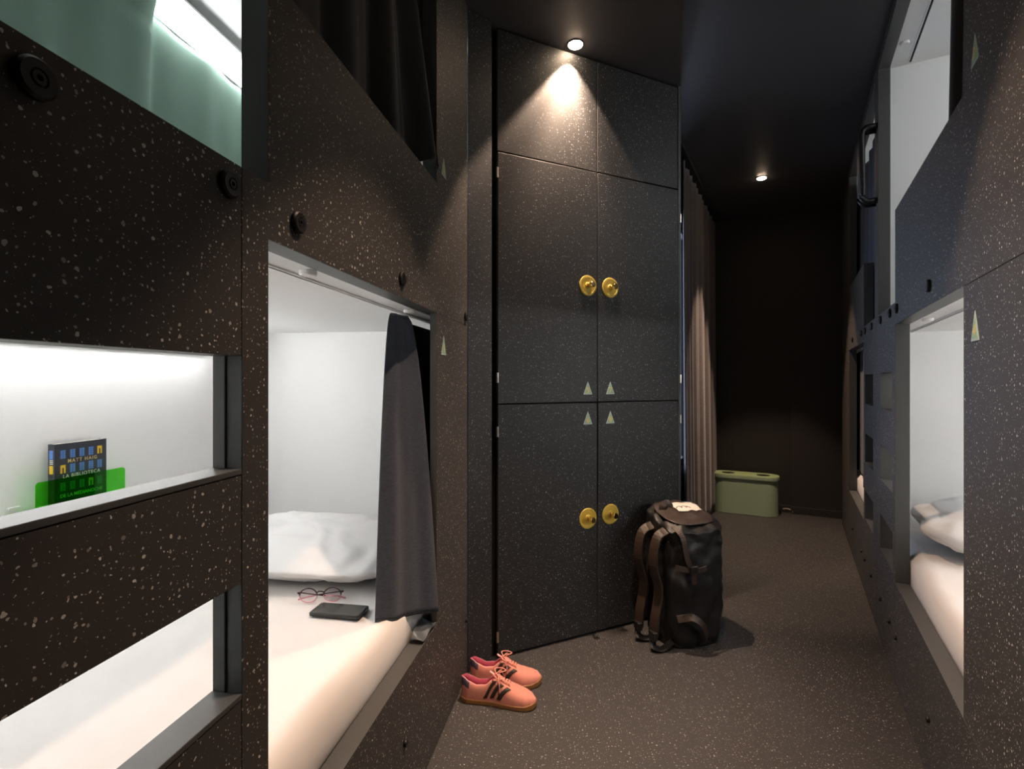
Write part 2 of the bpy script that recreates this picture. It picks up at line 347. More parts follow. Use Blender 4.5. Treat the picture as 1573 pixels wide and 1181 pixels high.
# ------------------------------------------------------------------ bunk module
def bunk(side, m0, m1, o0, o1, lad, l0, l1, in0, in1, label, group, gsteps=False, leds=('led','led'), nums=('2','1'), bolts=(), lowbolts=(), numside=1, gate=False, disks=(), zg=1.80, shade_span=None, header=False, tside=.046):
    """o0..o1 opening, l0..l1 ladder footholds, lad = (notch0, notch1)"""
    mir = side == 'R'; sm = (m0+m1)/2
    base = W(side, sm, 0, 0)
    root = empty('bunk_bed', base, ANG[side]); tag(root, label, 'bunk bed', group)
    def B(mb, name, mats, parent=root, **k):
        return mb.build(name, mats, parent, off=(sm, 0, 0), mir=mir, **k)
    g = .0012
    n0, n1 = min(lad), max(lad)
    up0, up1 = min(o0, n0), max(o1, n1)
    zl, zt, zn, zu = .385, 1.365, 1.45, 2.575
    left_lad = n0 < o0
    # guard panel with the upper opening and the climb-in notch
    if gsteps: # footholds run to the seam, post belongs to the guard panel
        regs = [(l1+g, zt, m1, CEIL-.002), (m0, zu, m1, CEIL-.002), (l1+g, 0.0, o0, zt+.01), (m0, 0, l0-g, CEIL-.002)]
    else:
        if left_lad: regs = [(o0, zt, m1, CEIL-.002), (m0, zu, m1, CEIL-.002), (m0+g, zn, o0, CEIL-.002)]
        else: regs = [(m0, zt, o1, CEIL-.002), (m0, zu, m1, CEIL-.002), (o1-.01, zn, m1-g, CEIL-.002)]
    holes = [(o0, zg, o1, zu), (n0, zn, n1, zu)]
    if n0 < o0: holes.append((n1-.01, zg, o0+.01, zu))
    else: holes.append((o1-.01, zg, n0+.01, zu))
    B(MB().plate(regs, holes, 0, T), 'guard_panel', ['panel', 'edge'], bevel=.001)
    # side panel and lower panel
    if left_lad:
        B(MB().plate([(o1, zl+g, m1, zt-g)], [], 0, tside), 'side_panel', ['panel', 'edge'], bevel=.001)
        B(MB().plate([(o0+g, 0, m1, zl-g)], [], 0, T), 'lower_panel', ['panel', 'edge'], bevel=.001)
    else:
        B(MB().plate([(m0, zl+g, o0, zt-g)], [], 0, T), 'side_panel', ['panel', 'edge'], bevel=.001)
        B(MB().plate([(m0, 0, o1-g, zl-g)], [], 0, T), 'lower_panel', ['panel', 'edge'], bevel=.001)
    H = [(1.027, 1.185), (.712, .867), (.405, .557)]
    if gsteps:
        zz = [(0, H[2][0]), (H[2][1], H[1][0]), (H[1][1], H[0][0]), (H[0][1], zn)]
        for a, b in zz:
            st = B(MB().plate([(l0, a, l1, b-.009 if b < zn else b)], [], 0, T), 'step_board', ['panel', 'edge'], bevel=.001)
            if b < zn: B(MB().box((l0, -.001, b-.0078), (l1, T, b)), 'nosing', 'edge', st, bevel=.001)
        for a, b in H: # visible board joint in the reveal
            B(MB().box((l1-.0015, T*.52, a), (l1+.0008, T*.56, b)), 'joint_line', 'seam')
    else:
        r0, r1 = (o1+g, m1-g) if not left_lad else (m0+g, o0-g)
        B(MB().plate([(r0, 0, r1, zn if not left_lad else zn)], [(l0, a, l1, b) for a, b in H], 0, T), 'ladder_panel', ['panel', 'edge'], bevel=.001)
        if gate:
            B(MB().plate([(n0+.02, zn-.05, n1-.02, 1.715)], [], T+.004, T+.03), 'inner_guard_board', ['edge', 'edge'], bevel=.006)
    # white linings
    D = 1.075; t = .02
    def lining(z0, z1, name):
        mb = MB()
        mb.box((in0-t, D, z0), (in1+t, D+t, z1)); mb.box((in0-t, T+.001, z0), (in0, D, z1)); mb.box((in1, T+.001, z0), (in1+t, D, z1))
        mb.box((in0-t, T+.001, z1), (in1+t, D+t, z1+t))
        return B(mb, name, 'white')
    lo = lining(.30, 1.37, 'lower_lining'); upl = lining(1.42, 2.585, 'upper_lining')
    for z0, nm in ((.28, 'lower_bed_base'), (1.391, 'upper_bed_base')):
        B(MB().box((in0, T+.001, z0), (in1, D, z0+.028)), nm, 'white')
    if shade_span:
        B(MB().box((shade_span[0], .130, .52), (shade_span[1], .142, 1.345)), 'shade_board', 'shadeblack')  # added black board, paints the shade in the gap behind the gathered curtain
    # curtain rails in the soffits
    for z in (1.37, 2.585):
        mb = MB().box((in0+.02, .112, z-.004), (in1-.02, .116, z)); mb.box((in0+.02, .124, z-.004), (in1-.02, .128, z)); mb.box((in0+.02, .116, z-.0012), (in1-.02, .124, z), 1)
        B(mb, 'curtain_rail', ['white', 'seam'])
    for (s_, zz) in disks:
        B(MB().lathe((s_, .075, zz), (0,0,-1), [(.016, 0), (.017, .002), (.017, .008), (.014, .011), (.004, .011)], 20), 'soffit_button', 'white')
    # light strips
    for z0, z1, k, sa in ((1.27, 1.31, leds[0], in0+.05), (2.440, 2.540, leds[1], in0+.05)):
        le = in1-(.30 if z0 < 2 else .05); sa = in0+.15 if z0 < 2 else sa
        hb = MB().box((sa, D-.035, z0-(.006 if z0 < 2 else -.002)), (le, D, z1+.006))
        if z0 > 2: hb.box((sa, D-.085, z1+.001), (le, D-.034, z1+.010))
        st = B(hb, 'light_strip', 'white')
        B(MB().box((sa+.004, D-(.05 if z0 < 2 else .060), z0), (le-.004, D-.0345, z1)), 'diffuser', k, st)
    if header:
        st = B(MB().box((in0+.1, .145, 2.570), (in1-.1, .175, 2.585)), 'header_light', 'white')
        B(MB().box((in0+.105, .149, 2.5675), (in1-.105, .171, 2.571)), 'diffuser', 'ledhead', st)
    # numbers
    if nums:
        for z, nmb in ((1.855, nums[0]), (1.267, nums[1])):
            mb = sign_mb(nmb)
            o = mb.build('number_sign', ['signedge', 'signgreen', 'signyellow'], root)
            o.location = (numside-sm, 0, z) if not mir else (numside-sm, 0, z)
            if mir: o.rotation_euler.z = PI
    for s_, z in bolts:
        o = bolt_mb().build('bolt_cap', 'black', root, smooth=True); o.location = (s_-sm, 0, z)
        o.rotation_euler.z = PI if mir else 0
        o.modifiers.new('e', 'EDGE_SPLIT').split_angle = .5
    for s_, z in lowbolts:
        o = bolt_mb(.009).build('bolt_cap', 'black', root, smooth=True); o.location = (s_-sm, 0, z)
        o.rotation_euler.z = PI if mir else 0
    return root, sm
SL = lambda Y: Y/.988
SR = lambda Y: Y/.879
bL, smL = bunk('L', .2935, 2.068, .8005, 1.663, (.3555, .8005), .4145, .7385, .22, 2.28,
    'dark speckled built-in double bunk on the left, openings lit white, ladder footholds nearest the viewer', None, gsteps=True,
    leds=('led', 'ledup'), nums=('2', '1'), numside=SL(1.718),
    bolts=[(SL(.457), 1.415), (SL(.702), 1.415), (SL(.866), 1.413), (SL(1.337), 1.412), (SL(2.012), 1.40)], lowbolts=[(SL(1.359), .205), (SL(2.015), .225), (SL(.866), .205)],
    disks=[(1.04, 1.37), (1.62, 1.37)], zg=1.775, shade_span=(1.70, 2.26), header=True, tside=.022)
bR, smR = bunk('R', .66, 2.763, SR(1.1815), SR(1.984), (SR(1.984), SR(2.385)), 2.315, 2.65, .74, 2.75,
    'dark speckled built-in double bunk on the right, nearest the viewer, with a lit lower bed', 'bunks along the right wall',
    leds=('led', 'ledup'), nums=('3', '4'), numside=SR(1.103),
    bolts=[(SR(1.477), 1.42), (SR(1.94), 1.42), (SR(2.077), 1.42), (SR(2.302), 1.42)], lowbolts=[(SR(1.48), .187), (SR(1.955), .185), (SR(2.09), .185), (SR(2.30), .185)],
    disks=[(1.36, 1.37), (2.12, 1.37), (2.55, 2.585)])
bR2, smR2 = bunk('R', 2.765, 4.744, 3.274, 4.152, (2.829, 3.274), 2.889, 3.213, 2.79, 4.70,
    'dark speckled built-in double bunk on the right beyond the grab handles, its beds mostly unlit', 'bunks along the right wall',
    leds=('leddim', 'ledup'), nums=None, gate=True,
    bolts=[(SR(2.57), 1.42), (SR(2.807), 1.42), (SR(2.956), 1.42), (SR(3.40), 1.42)], lowbolts=[(SR(2.58), .185), (SR(2.81), .185), (SR(2.95), .185), (SR(3.4), .185)])
# grab handles, one per bunk on either side of the joint
for root, sm, s_ in ((bR, smR, 2.738), (bR2, smR2, 2.792)):
    pts = [(0, .0, 0), (0, .035, 0)]
    P = [(0, 0.0), (.032, 0.0)]
    path = [Vector((0, .0, 1.985)), Vector((0, .030, 1.985))]
    for k in range(1, 6): a = PI/2*k/6; path.append(Vector((0, .030+.03*math.sin(a), 2.015-.03*math.cos(a))))
    path += [Vector((0, .06, 2.02)), Vector((0, .06, 2.295))]
    for k in range(1, 6): a = PI/2*k/6; path.append(Vector((0, .030+.03*math.cos(a), 2.30+.03*math.sin(a))))
    path += [Vector((0, .030, 2.33)), Vector((0, .0, 2.33))]
    MB().tube(path, .0135, 12).build('grab_handle', 'black', root, smooth=True, loc=(s_-sm, 0, 0))

# ------------------------------------------------------------------ bedding
def local_thing(name, side, s, d, z, rot=0):
    return empty(name, W(side, s, d, z), ANG[side]+rot)
def mattress(side, in0, in1, z0, z1, d0, label, name='mattress', mat='sheet'):
    L = in1-in0-.02; Wd = 1.065-d0; mb = MB(); r = .030
    nx, ny = 70, 40
    def f(u, v, top):
        x = (u-.5)*L; y = (v-.5)*Wd
        ex = min(1, (L/2-abs(x))/r); ey = min(1, (Wd/2-abs(y))/r); e = min(ex, ey)
        z = (z1-z0)-r*(1-math.sqrt(max(0, 1-(1-max(e, 0))**2)))
        n = noise.noise(Vector((x*3.1, y*4.2, .3)))*.008 - abs(noise.noise(Vector((x*2.3+y*1.5, y*2.6, 6))))*.010 + noise.noise(Vector((x*9, y*3+x*4, 4.3)))*.0025
        return (x, y, z + n*min(1, e*1.2))
    mb.grid(lambda u, v: f(u, v, 1), nx, ny)
    # sides
    n = len(mb.v); ring = [i*ny for i in range(nx)] + [(nx-1)*ny+j for j in range(1, ny)] + [i*ny+ny-1 for i in range(nx-2, -1, -1)] + [j for j in range(ny-2, 0, -1)]
    low = []
    for i in ring: x, y, z = mb.v[i]; low.append(len(mb.v)); mb.v.append((x, y, 0))
    for k in range(len(ring)): l = (k+1) % len(ring); mb.f.append((ring[k], ring[l], low[l], low[k])); mb.m.append(0)
    mb.f.append(tuple(low)); mb.m.append(0)
    c = W(side, (in0+in1)/2, d0+Wd/2, z0)
    o = mb.build(name, mat, smooth=True, loc=c, rotz=ANG[side], mir=(side == 'R')); tag(o, label, 'mattress', None)
    return o
mattress('L', .23, 2.27, .309, .50, .0485, 'white-sheeted mattress in the lower left bed, under the phone and glasses')
mattress('L', .23, 2.27, 1.42, 1.485, .14, 'thin white mattress on the upper left bunk, in front of the green hanging')
mattress('R', .75, 2.74, .309, .50, .0485, 'white-sheeted mattress in the lit lower bed on the right')
mattress('R', .75, 2.74, 1.42, 1.485, .14, 'thin white mattress on the upper bunk on the right, nearest the viewer')
mattress('R', 2.80, 4.69, .309, .50, .0485, 'white mattress in the unlit lower bed beyond the ladder footholds')
mattress('R', 2.80, 4.69, 1.42, 1.485, .14, 'thin white mattress on the upper bunk beyond the grab handles')
def pillow(side, s, d, z, ls, ld, h, label, seed=0, rot=0, tilt=0):
    mb = MB(); nu, nv = 60, 44
    def f(a, b):   # a around, b from bottom to top; superellipse cushion
        th = 2*PI*a; ph = PI*(b-.5)
        def sg(v, e): return math.copysign(abs(v)**e, v)
        cx = sg(math.cos(th), .42); sy = sg(math.sin(th), .42); c = sg(math.cos(ph), .75); sz = sg(math.sin(ph), 1.0)
        x = ls/2*cx*c; y = ld/2*sy*c
        k = max(0, 1-abs(x/(ls/2))**3)*max(0, 1-abs(y/(ld/2))**3)
        zz = h/2*sz*(.35+.65*k**.5)
        p = Vector((x*9, y*9, zz*9+seed)); n = noise.noise(p)*.010 + noise.noise(Vector((x*7+y*22, y*9, seed)))*.007 + noise.noise(p*3.2)*.0035 - abs(noise.noise(Vector((x*8+y*5, y*14-x*6, zz*12+seed))))*.016
        r = Vector((cx*c, sy*c, sz)).normalized()
        corner = 1 + .05*abs(cx*sy)
        return (x*corner+n*r.x, y*corner+n*r.y, zz+n*1.2*r.z + h*.42)
    mb.grid(f, nu, nv, closeu=True)
    mb.v = [(x, y, max(z_, 0.002)) for x, y, z_ in mb.v]
    o = mb.build('pillow', 'linen', smooth=True, loc=W(side, s, d, z), rotz=ANG[side]+rot, weld=True)
    o.modifiers.new('w', 'WELD').merge_threshold = .0005
    o.rotation_euler = (0, 0, ANG[side]+rot); tag(o, label, 'pillow', None)
    return o
pillow('L', 1.80, .52, .502, .56, .80, .165, 'white pillow at the head of the lower left bed', 1.0)
pillow('R', 2.38, .49, .502, .56, .80, .23, 'white pillow in the lit lower bed on the right', 5.0)
# duvet at the foot of the lower left bed
mb = MB()
def duv(u, v):
    x = (u-.5)*.44; y = (v-.5)*.90
    e = min(1, (.22-abs(x))/.07, (.45-abs(y))/.07); e = max(e, 0)
    z = .075*math.sqrt(1-(1-e)**2) + (noise.noise(Vector((x*7, y*9, 2)))*.02 + noise.noise(Vector((x*18+y*9, y*12, 7)))*.008)*e
    return (x, y, z+.001)
mb.grid(duv, 50, 70)
n = len(mb.v); o = mb.build('folded_duvet', 'linen', smooth=True, loc=W('L', .475, .56, .499), rotz=AL, solid=.004)
tag(o, 'white folded duvet at the foot of the lower left bed, seen through the lowest foothold', 'duvet')

# ------------------------------------------------------------------ curtains (s, d) paths at top and bottom
def curtain(name, side, top, bot, zt, zb, nf, amp, mat, label, seed=0, header=.0, lift=None, shape=1.0, nu=180, nv=50, group=None, cat='curtain', ks=None):
    def along(path, u):
        seg = [(Vector(a), Vector(b)) for a, b in zip(path, path[1:])]; t = u
        L = [b-a for a, b in zip(ks, ks[1:])] if ks else [(b-a).length/sum((d-c).length for c, d in seg) for a, b in seg]
        for (a, b), l in zip(seg, L):
            if t <= l or (a, b) == seg[-1]: return a.lerp(b, min(1, t/l)), (b-a).normalized()
            t -= l
        return Vector(path[-1]), (seg[-1][1]-seg[-1][0]).normalized()
    mb = MB()
    c = Vector(top[0])
    def f(u, v):
        a, da = along(top, u); b, db = along(bot, u); t = v**shape
        p = a.lerp(b, t); dd = da.lerp(db, t).normalized(); nn = Vector((-dd.y, dd.x))
        w = math.sin(2*PI*(nf*u + .25*math.sin(seed+3*u) ) + seed) + .35*math.sin(2*PI*nf*1.7*u+seed*2)
        am = amp*(.55+.45*v)
        p = p + nn*(w*am) + dd*(.3*amp*math.cos(2*PI*nf*u+seed))
        zb_ = zb if not callable(zb) else zb(u)
        z = zt + (zb_-zt)*v
        return (p.x-c.x, p.y-c.y, z-zt)
    mb.grid(f, nu, nv)
    o = mb.build(name, mat, smooth=True, loc=W(side, c.x, c.y, zt), rotz=ANG[side], solid=.003, mir=(side == 'R'))
    tag(o, label, cat, group); return o
curtain('bed_curtain', 'L', [(1.582, .118), (1.664, .100), (1.70, .118)], [(1.41, .09), (1.640, -.006), (1.70, .10)], 1.356,
        lambda u: .495-.06*min(1, u*1.25)+.06*max(0, u-.8)*5, 2.0, .006, 'curtain', 'charcoal curtain gathered at the far side of the lower left bed opening', seed=.6, shape=.55, ks=[0, .8, 1])
curtain('bed_curtain', 'L', [(1.00, .11), (1.40, .10), (1.66, .09), (1.9, .11)], [(1.00, .10), (1.40, .085), (1.655, -.022), (1.9, .10)], 2.575,
        lambda u: 1.72+.10*min(1, max(0, (u-.45)*4)), 5.2, .020, 'curtaindark', 'black curtain hanging in the upper left bunk opening, beside the lockers', seed=2.2, ks=[0, .4, .8, 1])
curtain('bed_curtain', 'R', [(1.1, .08), (1.82, .085)], [(1.1, .08), (1.80, .075)], 2.575, 1.62, 6.2, .018, 'curtaindark', 'black curtain in the upper right bunk opening nearest the viewer', seed=.3)
curtain('bed_curtain', 'R', [(2.95, .07), (3.50, .062), (3.9, .068), (4.66, .07)], [(2.92, .07), (3.55, .062), (3.9, .068), (4.66, .07)], 2.52, 1.50, 9.0, .012, 'curtain', 'dark curtain hanging in the upper bunk beyond the grab handles', seed=1.1)
curtain('bed_curtain', 'R', [(3.36, .05), (3.55, .03), (3.70, .07), (4.66, .075)], [(3.42, .055), (3.55, .03), (3.70, .07), (4.66, .075)], 1.356, .51, 9.0, .008, 'curtain', 'charcoal curtain in the lower bed opening beyond the ladder footholds', seed=2.1)
# green cloth hanging along the long wall of the upper left bunk
def greencloth():
    mb = MB()
    s0, s1, z0 = .24, 2.26, 1.49
    def f(u, v):
        s = s0+(s1-s0)*u
        k = 1/(1+math.exp((s-1.675)*160))
        zt = 2.438 + .125*k + .006*math.sin(s*23) + .004*math.sin(s*41+1)
        d = 1.045 - .016*math.sin(s*17)*(.3+.7*v) - .008*math.sin(s*39+1.3)*(.3+.7*v) - .015*k - .065*k*math.exp(-v*7) - (.012*math.sin(v*14+s*9)*k if v < .2 else 0)
        return (s-s0, d-1.02, zt+(z0-zt)*v-z0)
    mb.grid(f, 220, 40)
    o = mb.build('hanging_cloth', 'green_cloth', smooth=True, loc=W('L', s0, 1.02, z0), rotz=AL, solid=.003)
    tag(o, 'pale sage green cloth hanging in the upper left bunk below the bright light strip', 'cloth')
greencloth()
# far window curtain, along the window wall
def wincurtain():
    mb = MB(); L0, L1 = .46, 2.04
    def f(u, v):
        a = L0+(L1-L0)*u + .012*math.sin(v*2+u*9)
        off = .058 + (.018*math.sin(2*PI*11*u+.4) + .008*math.sin(2*PI*17*u+1))*(.6+.4*v) + .016*v*v
        return (a-L0, -off, (CEIL-.03)*(1-v)+.012*v)
    mb.grid(f, 200, 30)
    p = Vector((*wa, 0))+Vector((math.cos(wang), math.sin(wang), 0))*L0
    o = mb.build('window_curtain', 'greyvoile', smooth=True, loc=p, rotz=wang, solid=.003)
    tag(o, 'grey-brown pleated floor-length curtain beside the window, behind the lockers', 'curtain')
    r = MB().box((0, -.10, CEIL-.03), (2.0, -.06, CEIL-.002)).build('curtain_track', 'black', loc=(*wa, 0), rotz=wang); tag(r, 'black ceiling track above the pleated window curtain', 'curtain track')
wincurtain()
# grey satin bundle on the sill under the curtain
mb = MB()
def sat(u, v):
    s = u*.13; d = .040-v*.040
    return (s, d, .008+.018*(1-v)*(1-abs(2*u-1)**3) + .004*math.sin(u*9+v*3))
mb.grid(sat, 30, 14)
o = mb.build('satin_cloth', 'greysatin', smooth=True, loc=W('L', 1.53, .0, .385), rotz=AL, solid=.002)
tag(o, 'small grey satin cloth tucked on the sill under the charcoal curtain', 'cloth')

# ------------------------------------------------------------------ phone and glasses on the bed
def rbox(L, Wd, H, r, n=6):
    lp = []
    for cx, cy, a0 in ((L/2-r, Wd/2-r, 0), (-L/2+r, Wd/2-r, PI/2), (-L/2+r, -Wd/2+r, PI), (L/2-r, -Wd/2+r, 1.5*PI)):
        for k in range(n+1): a = a0+PI/2*k/n; lp.append((cx+r*math.cos(a), cy+r*math.sin(a)))
    return lp
def extrude(lp, z0, z1, mi=0, mb=None):
    mb = mb or MB(); n = len(lp)
    mb.add([(x, y, z) for z in (z0, z1) for x, y in lp], [tuple(range(n-1, -1, -1)), tuple(range(n, 2*n))] + [(i, (i+1) % n, n+(i+1) % n, n+i) for i in range(n)], mi)
    return mb
def unproj(px, py, z):
    Y = (CAM_H-z)*800/(py-585); return Vector(((px-786.5)/800*Y, Y, z))
ph = empty('phone', (-.4835, 1.459, .502), -.16); tag(ph, 'black smartphone lying face up on the white sheet', 'phone')
extrude(rbox(.148, .074, .01, .010), 0, .0085).build('phone_case', 'phone', ph, bevel=.002)
extrude(rbox(.141, .067, .01, .008), .0083, .0092).build('phone_screen', 'phoneglass', ph)
gl = empty('eyeglasses', (-.560, 1.522, .503), .10); tag(gl, 'round eyeglasses with dark and pink rims on the white sheet', 'eyeglasses')
def rim(cx, a0, a1, n=24):
    return [(cx+.0245*math.cos(a0+(a1-a0)*k/n), .006*0+.0015*abs(cx)*0, .0215+.0205*math.sin(a0+(a1-a0)*k/n)) for k in range(n+1)]
mb = MB()
for cx in (-.034, .034): mb.tube(rim(cx, -.1, PI+.1), .0019, 8)
mb.tube([(-.011, 0, .028), (-.005, -.001, .0325), (.005, -.001, .0325), (.011, 0, .028)], .0018, 8)
mb.tube([(-.058, 0, .027), (-.064, .002, .030)], .0028, 8); mb.tube([(.058, 0, .027), (.064, .002, .030)], .0028, 8)
mb.build('upper_rims', 'darkacetate', gl, smooth=True)
mb = MB()
for cx in (-.034, .034): mb.tube(rim(cx, PI, 2*PI), .0015, 8)
mb.build('lower_rims', 'pinkacetate', gl, smooth=True)
for sx in (-1, 1):
    t = MB().tube([(sx*.064, .002, .029), (sx*.060, .012, .026), (sx*.02, .018+.004*sx, .018), (-sx*.01, .02+.004*sx, .013)], [.0024, .0022, .002, .002], 8).build('temple', 'darkacetate', gl, smooth=True)
    MB().tube([(-sx*.01, .02+.004*sx, .013), (-sx*.045, .022, .008), (-sx*.068, .018, .003)], [.002, .0022, .0026], 8).build('temple_tip', 'pinkacetate', t, smooth=True)
    e = MB(); lp = [(sx*.034+.0235*math.cos(2*PI*k/28), .0005, .0215+.0195*math.sin(2*PI*k/28)) for k in range(28)]
    e.add(lp + [(x, y-.001, z) for x, y, z in lp], [tuple(range(28)), tuple(range(55, 27, -1))] + [(i, (i+1) % 28, 28+(i+1) % 28, 28+i) for i in range(28)]); e.build('lens', 'lens', gl)

# ------------------------------------------------------------------ book and acrylic holder on the long wall of the lower left bunk
s_h = SL(1.42)
HB = W('L', 1.285, 1.075, .755)
hold = empty('book_holder', HB, AL); tag(hold, 'translucent green acrylic book holder on the white wall of the lower left bed', 'book holder')
lp = rbox(.275, .115, 0, .010)
mb = MB(); v0 = [(x+.1375, -.052, y+.0575) for x, y in lp]
n = len(lp); mb.add([(x, -.055, z) for x, _, z in v0] + [(x, -.052, z) for x, _, z in v0], [tuple(range(n)), tuple(range(2*n-1, n-1, -1))] + [(i, n+i, n+(i+1) % n, (i+1) % n) for i in range(n)])
mb.build('front_plate', 'acrylic', hold)
MB().box((.0, -.052, 0), (.275, 0, .003)).build('shelf_plate', 'acrylic', hold)
for x in (.02, .255): MB().lathe((x, -.055, .035), (0, -1, 0), [(.006, 0), (.006, .003), (.004, .005)], 14).build('screw', 'steel', hold)
MB().box((-.03, -.006, .045), (.0, 0, .051)).build('bracket', 'white', hold)
bk = empty('book', W('L', 1.350, 1.075-.027, .760), AL); tag(bk, 'slate blue paperback with printed blue and yellow windows, standing in the green holder', 'book')
bw, bh, bt = .160, .208, .022
MB().box((.001, -bt/2+.0012, .002), (bw-.001, bt/2-.0012, bh-.001)).build('pages', 'paper', bk)
mb = MB().box((0, -bt/2, 0), (bw, -bt/2+.001, bh)); mb.box((0, bt/2-.001, 0), (bw, bt/2, bh)); mb.box((-.001, -bt/2, 0), (.0005, bt/2, bh)); mb.build('cover', 'cover', bk)
mb = MB(); y = -bt/2-.0005
def prt(x, z, w_, h_, mi): mb.box((x-w_/2, y, z-h_/2), (x+w_/2, y+.0006, z+h_/2), mi)
for r, zz, yel in ((0, .176, 4), (1, .133, 0), (2, .082, 3), (3, .022, 1)):
    for k in range(5):
        x = .023+k*.0285; mi = 1 if k == yel else 0
        prt(x, zz, .015, .024, mi)
        if mi == 0:
            for q in (-.004, 0, .004): mb.box((x-.0075, y-.0002, zz+q*1.6-.0004), (x+.0075, y, zz+q*1.6+.0004), 2)
            mb.box((x-.0004, y-.0002, zz-.012), (x+.0004, y, zz+.012), 2)
        else: mb.box((x-.002, y-.0002, zz-.012), (x+.002, y, zz+.004), 2)
def ptxt(b, size, x, z, mi, sp=1.1, bold=.0002):
    vs, fs = text(b, size, .0001, sp, bold); mb.add([(a+x, y-.0003-c, b_+z) for a, b_, c in vs], fs, mi)
ptxt('MATT HAIG', .0145, .082, .1545, 4, 1.25); ptxt('LA BIBLIOTECA', .0150, .080, .111, 3, 1.15); ptxt('DE LA MEDIANOCHE', .0140, .080, .055, 3, 1.0)
mb.build('cover_print', ['winblue', 'winyellow', 'cover', 'printwhite', 'printgold'], bk)
mb = MB(); mb.box((-.0016, -.006, .165), (-.0009, .006, .190), 0); mb.box((-.0016, -.006, .122), (-.0009, .006, .146), 1)
for q in range(3): mb.box((-.0016, -.006, .150+q*.005), (-.0009, .005, .1525+q*.005), 2)
mb.build('spine_print', ['winblue', 'winyellow', 'printwhite'], bk)

# ------------------------------------------------------------------ locker cabinet
LK0 = Vector((-.058, 2.155, 0)); ldir = Vector((.886, .435, 0)); LW = ldir.length; ldir.normalize(); lang = math.atan2(ldir.y, ldir.x)
lk = empty('locker_cabinet', LK0, lang); tag(lk, 'tall dark speckled locker cabinet with four numbered doors and brass locks', 'locker cabinet')
MB().box((.006, .021, 0), (LW-.002, .44, CEIL-.004)).build('carcass', 'seam', lk)
MB().box((LW-.001, .0, .0), (LW+.016, .43, CEIL-.004)).build('end_panel', 'edge', lk, bevel=.001)
g = .003
hx = LW*.506
MB().plate([(0, 2.106, hx-g, CEIL-.012)], [], .004, .02).build('top_panel', ['locker', 'edge'], lk, bevel=.0008)
MB().plate([(hx+g*.6, 2.106, LW-.003, CEIL-.012)], [], .004, .02).build('top_panel', ['locker', 'edge'], lk, bevel=.0008)
def locker_door(x0, x1, z0, z1, hinge_x, lockx, lockz, sx, sz, digit, hz):
    d = MB().plate([(x0, z0, x1, z1)], [], 0, .019).build('door', ['locker', 'edge'], lk, bevel=.0015)
    p = MB().lathe((0,0,0), (0,-1,0), [(.046, 0), (.0465, .001), (.0455, .003), (.038, .0035), (.036, .0026), (.016, .0026), (.014, .0045), (.006, .0045)], 40)
    p.build('lock_plate', 'brass', d, loc=(lockx, 0, lockz))
    k = MB().lathe((0,-.002,0), (0,-1,0), [(.011, 0), (.011, .012), (.0085, .016), (.0085, .026), (.013, .029), (.0135, .040), (.011, .043), (.004, .043)], 24)
    k.build('lock_knob', 'brassknob', d, smooth=True, loc=(lockx, 0, lockz)).modifiers.new('e', 'EDGE_SPLIT').split_angle = .5
    sign_mb(digit, .058, .048).build('number_sign', ['signedge', 'signgreen', 'signyellow'], d, loc=(sx, 0, sz))
    for z in hz:
        MB().lathe((hinge_x, .0, z-.021), (0,0,1), [(.0055, 0), (.0055, .042)], 12).build('hinge', 'steel', d)
a, b = .452*LW, .578*LW
locker_door(0.0, hx-g*.5, 1.056, 2.098, -.003, a, 1.580, a, 1.118, '5', (2.012, 1.163))
locker_door(hx+g*.5, LW-.003, 1.056, 2.098, LW+.012, b, 1.580, b, 1.118, '7', (1.96, 1.16))
locker_door(0.0, hx-g, .012, 1.050, -.003, a, .530, a, .983, '6', (.94, .09))
locker_door(hx+g, LW-.003, .012, 1.050, LW+.012, b, .535, b, .983, '8', (.96,))
# filler between the left bunk and the lockers
fp = Vector((-.1735, 2.048, 0)); fd = (LK0-fp); fL = fd.length
o = MB().plate([(0, 0, fL-.034, CEIL)], [], 0, .02).build('trim_5', ['locker', 'edge'], loc=fp, rotz=math.atan2(fd.y, fd.x)); tag(o, kind='structure')
o = MB().box((fL-.05, .03, 0), (fL+.03, .05, CEIL)).build('trim_6', 'seam', loc=fp, rotz=math.atan2(fd.y, fd.x)); tag(o, kind='structure')

# ------------------------------------------------------------------ downlights
def downlight(x, y, label, watts, size=78, blend=.25, lens_r=.0315, core=1.2):
    r = empty('ceiling_downlight', (x, y, CEIL)); tag(r, label, 'ceiling light', 'recessed ceiling downlights')
    MB().lathe((0,0,0), (0,0,-1), [(.0375, 0), (.038, .002), (.036, .004), (.033, .004), (.032, .0025)], 32).build('trim_ring', 'black', r, smooth=False)
    MB().lathe((0,0,-.0028), (0,0,-1), [(lens_r, 0), (lens_r*.97, .003), (lens_r*.8, .0065), (lens_r*.4, .0085)], 28).build('lamp_lens', 'lamp', r)
    ld = bpy.data.lights.new('spot', 'SPOT'); ld.energy = watts; ld.color = WARM; ld.spot_size = math.radians(size); ld.spot_blend = blend; ld.shadow_soft_size = .026
    lo = bpy.data.objects.new('lamp_light', ld); COL.objects.link(lo); lo.parent = r; lo.location = (0, 0, -.016)
    l2 = ld.copy(); l2.spot_size = math.radians(62); l2.spot_blend = 1.0; l2.energy = watts*core
    lo = bpy.data.objects.new('lamp_core_light', l2); COL.objects.link(lo); lo.parent = r; lo.location = (0, 0, -.016)
    return r
downlight(.277, 2.274, 'bright recessed ceiling downlight close in front of the tall lockers', LOCK_W, 84, core=1.9)
downlight(1.807, 3.77, 'small recessed ceiling downlight in the dark far bay', FAR_W, 62)
downlight(.35, 1.08, 'recessed ceiling downlight above the near end of the corridor', NEAR_W, 70)

